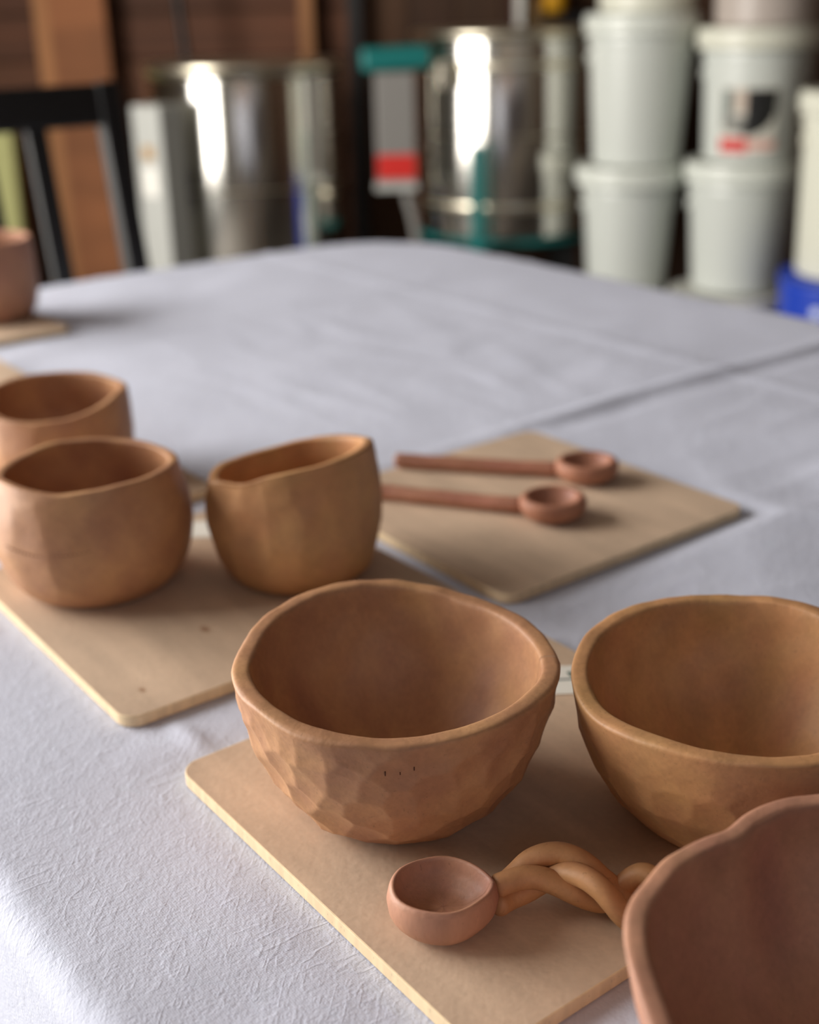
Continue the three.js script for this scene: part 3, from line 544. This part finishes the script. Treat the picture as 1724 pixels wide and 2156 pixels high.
// buckets: lid centre height etc.
function bucket(label, x, z, y0, h, rTop, rBot, mat, lidMat, lidR) {
  const b = thing('plastic_bucket', label, 'bucket', [x, y0, z], 0, 'stacked plastic buckets'), lh = 0.062;
  part('body', lathe([[0, 0.004], [rBot * 0.94, 0], [rBot, 0.006], [lerp(rBot, rTop, 0.9), h - lh * 1.25], [rTop + 0.004, h - lh * 1.2], [rTop + 0.004, h - lh * 1.05], [rTop, h - lh], [rTop, h - 0.012], [rTop - 0.01, h - 0.010], [0, h - 0.010]], 72), mat, b);
  const lid = part('lid', lathe([[0, h - 0.006], [lidR * 0.88, h - 0.006], [lidR * 0.90, h], [lidR * 0.975, h], [lidR, h - 0.008], [lidR, h - lh * 0.72], [lidR * 0.985, h - lh * 0.8], [lidR * 0.97, h - lh * 0.78]], 72), lidMat, b);
  part('rim_band', lathe([[lidR, h - lh * 0.50], [lidR + 0.003, h - lh * 0.46], [lidR + 0.003, h - lh * 0.34], [lidR, h - lh * 0.30]], 72), lidMat, lid);
  for (const s of [-1, 1]) part('handle_boss', new THREE.CylinderGeometry(0.014, 0.016, 0.016, 16).rotateZ(PI / 2), mat, b, [s * (rTop - 0.004), h - lh * 1.7, 0]);
  return b;
}
const G = 'stacked plastic buckets';
{
  const c = thing('storage_crate', 'low black crate under the bucket stack nearest the kiln', 'crate', [0.608, 0, -3.40]);
  part('box', box(0.205, 0.225, 0.205, 0.01), M.black, c, [0, 0.1125, 0]); part('rim', box(0.215, 0.03, 0.215, 0.008), M.blackMetal, c, [0, 0.238, 0]);
  bucket('white plastic bucket at the bottom of the stack beside the kiln', 0.608, -3.40, 0.253, 0.385, 0.122, 0.100, M.bucket, M.bucketLid, 0.143);
  bucket('tall white bucket second from the bottom of the stack beside the kiln', 0.622, -3.40, 0.638, 0.372, 0.132, 0.113, M.bucket, M.bucketLid, 0.145);
  bucket('white bucket at the top of the stack beside the kiln', 0.632, -3.40, 1.010, 0.36, 0.136, 0.118, M.bucketCream, M.bucketLid, 0.146);
}
{
  bucket('white bucket whose lid carries the stack with the printed label', 0.845, -3.22, 0.0, 0.335, 0.140, 0.118, M.bucket, M.white, 0.153);
  bucket('pale grey bucket directly below the one with the printed label', 0.872, -3.25, 0.335, 0.325, 0.134, 0.114, M.bucket, M.bucketLid, 0.148);
  const lb = bucket('white bucket with a black and red printed label', 0.886, -3.25, 0.660, 0.315, 0.131, 0.119, M.bucket, M.bucketCream, 0.150);
  bucket('pinkish grey bucket on top of the bucket with the printed label', 0.898, -3.25, 0.975, 0.33, 0.133, 0.122, M.bucketRose, M.bucketRose, 0.146);
  // the label: curved sheet, pale left part, black picture, red strip
  const cv = document.createElement('canvas'); cv.width = 256; cv.height = 256; const c = cv.getContext('2d');
  c.fillStyle = '#c9c7bc'; c.fillRect(0, 0, 256, 256); c.fillStyle = '#5d6660'; c.fillRect(8, 8, 52, 150); c.fillStyle = '#b7a798'; c.fillRect(62, 8, 64, 90); c.fillStyle = '#77766f'; c.fillRect(20, 110, 100, 70);
  c.fillStyle = '#0a0a0a'; c.beginPath(); c.moveTo(118, 8); c.lineTo(250, 8); c.lineTo(250, 90); c.quadraticCurveTo(225, 180, 110, 192); c.lineTo(100, 160); c.quadraticCurveTo(120, 150, 118, 90); c.closePath(); c.fill();
  c.fillStyle = '#c3201a'; c.fillRect(0, 200, 130, 56); c.fillStyle = '#d3a79b'; c.fillRect(130, 206, 126, 40);
  const t = new THREE.CanvasTexture(cv); t.colorSpace = THREE.SRGBColorSpace;
  const g = new THREE.CylinderGeometry(0.1295, 0.1245, 0.152, 30, 1, true, -0.92, 1.10);
  part('printed_label', g, std({ map: t, roughness: 0.5 }), lb, [0, 0.105, 0]);
}
{
  const tub = thing('plastic_tub', 'bright blue plastic tub with white marks under a cream bucket', 'tub', [1.045, 0, -2.90]);
  part('body', lathe([[0, 0.003], [0.135, 0], [0.142, 0.006], [0.156, 0.415], [0.160, 0.418], [0.160, 0.436], [0, 0.436]], 72), M.blue, tub);
  const cv = document.createElement('canvas'); cv.width = 256; cv.height = 64; const c = cv.getContext('2d'); c.fillStyle = '#1c3fb0'; c.fillRect(0, 0, 256, 64); c.fillStyle = '#cdd6ee'; for (const [x, y, w, h] of [[40, 22, 34, 26], [84, 18, 46, 34], [142, 20, 30, 28], [182, 18, 40, 32]]) { c.beginPath(); c.ellipse(x + w / 2, y + h / 2, w / 2, h / 2, 0, 0, TAU); c.fill(); }
  const t = new THREE.CanvasTexture(cv); t.colorSpace = THREE.SRGBColorSpace;
  part('print', new THREE.CylinderGeometry(0.1562, 0.1545, 0.06, 30, 1, true, -1.05, 1.3), std({ map: t, roughness: 0.4 }), tub, [0, 0.372, 0]);
  bucket('cream bucket standing on the bright blue tub', 1.050, -2.90, 0.437, 0.41, 0.140, 0.128, M.bucketCream, M.bucketCream, 0.153);
}
{ // shelf behind the second kiln with a few tins
  const s = thing('wall_shelf', 'dark wooden shelf on the wall behind the teal-trimmed kiln', 'shelf', [0.66, 0.93, -4.300]);
  part('board', box(0.92, 0.024, 0.165, 0.003), M.darkWood[0], s, [0, 0, 0]);
  for (const x of [-0.36, 0.36]) part('bracket', box(0.025, 0.14, 0.14, 0.003), M.blackMetal, s, [x, -0.082, -0.01]);
  const on = 0.942;
  const b = thing('storage_box', 'low black box on the shelf behind the buckets', 'box', [0.535, on, -4.300]); part('base', box(0.16, 0.045, 0.13, 0.004), M.black, b, [0, 0.0225, 0]); part('lid', box(0.166, 0.02, 0.136, 0.004), M.black, b, [0, 0.055, 0]);
  const y = thing('paint_tin', 'yellow tin on top of the black box on the shelf', 'tin', [0.505, on + 0.065, -4.300]); part('can', lathe([[0, 0], [0.038, 0], [0.038, 0.07], [0.036, 0.074], [0, 0.074]], 40), M.yellow, y); part('rim', new THREE.TorusGeometry(0.037, 0.0025, 8, 40).rotateX(PI / 2), M.band, y, [0, 0.073, 0]);
  const m = thing('book', 'dark red book standing upright on the shelf', 'book', [0.385, on, -4.300]); part('cover', box(0.035, 0.16, 0.12, 0.003), M.maroon, m, [0, 0.08, 0]); part('pages', box(0.027, 0.154, 0.116, 0.001), M.paper, m, [0, 0.08, 0.004]);
  const j = thing('glaze_jar', 'small tan jar beside the dark red book on the shelf', 'jar', [0.438, on, -4.300]); part('glass', lathe([[0, 0], [0.022, 0], [0.024, 0.006], [0.024, 0.10], [0.018, 0.115], [0, 0.115]], 32), M.tan, j); part('cap', new THREE.CylinderGeometry(0.019, 0.019, 0.02, 28), M.maroon, j, [0, 0.124, 0]);
}

shade(scene);
renderer.render(scene, camera);
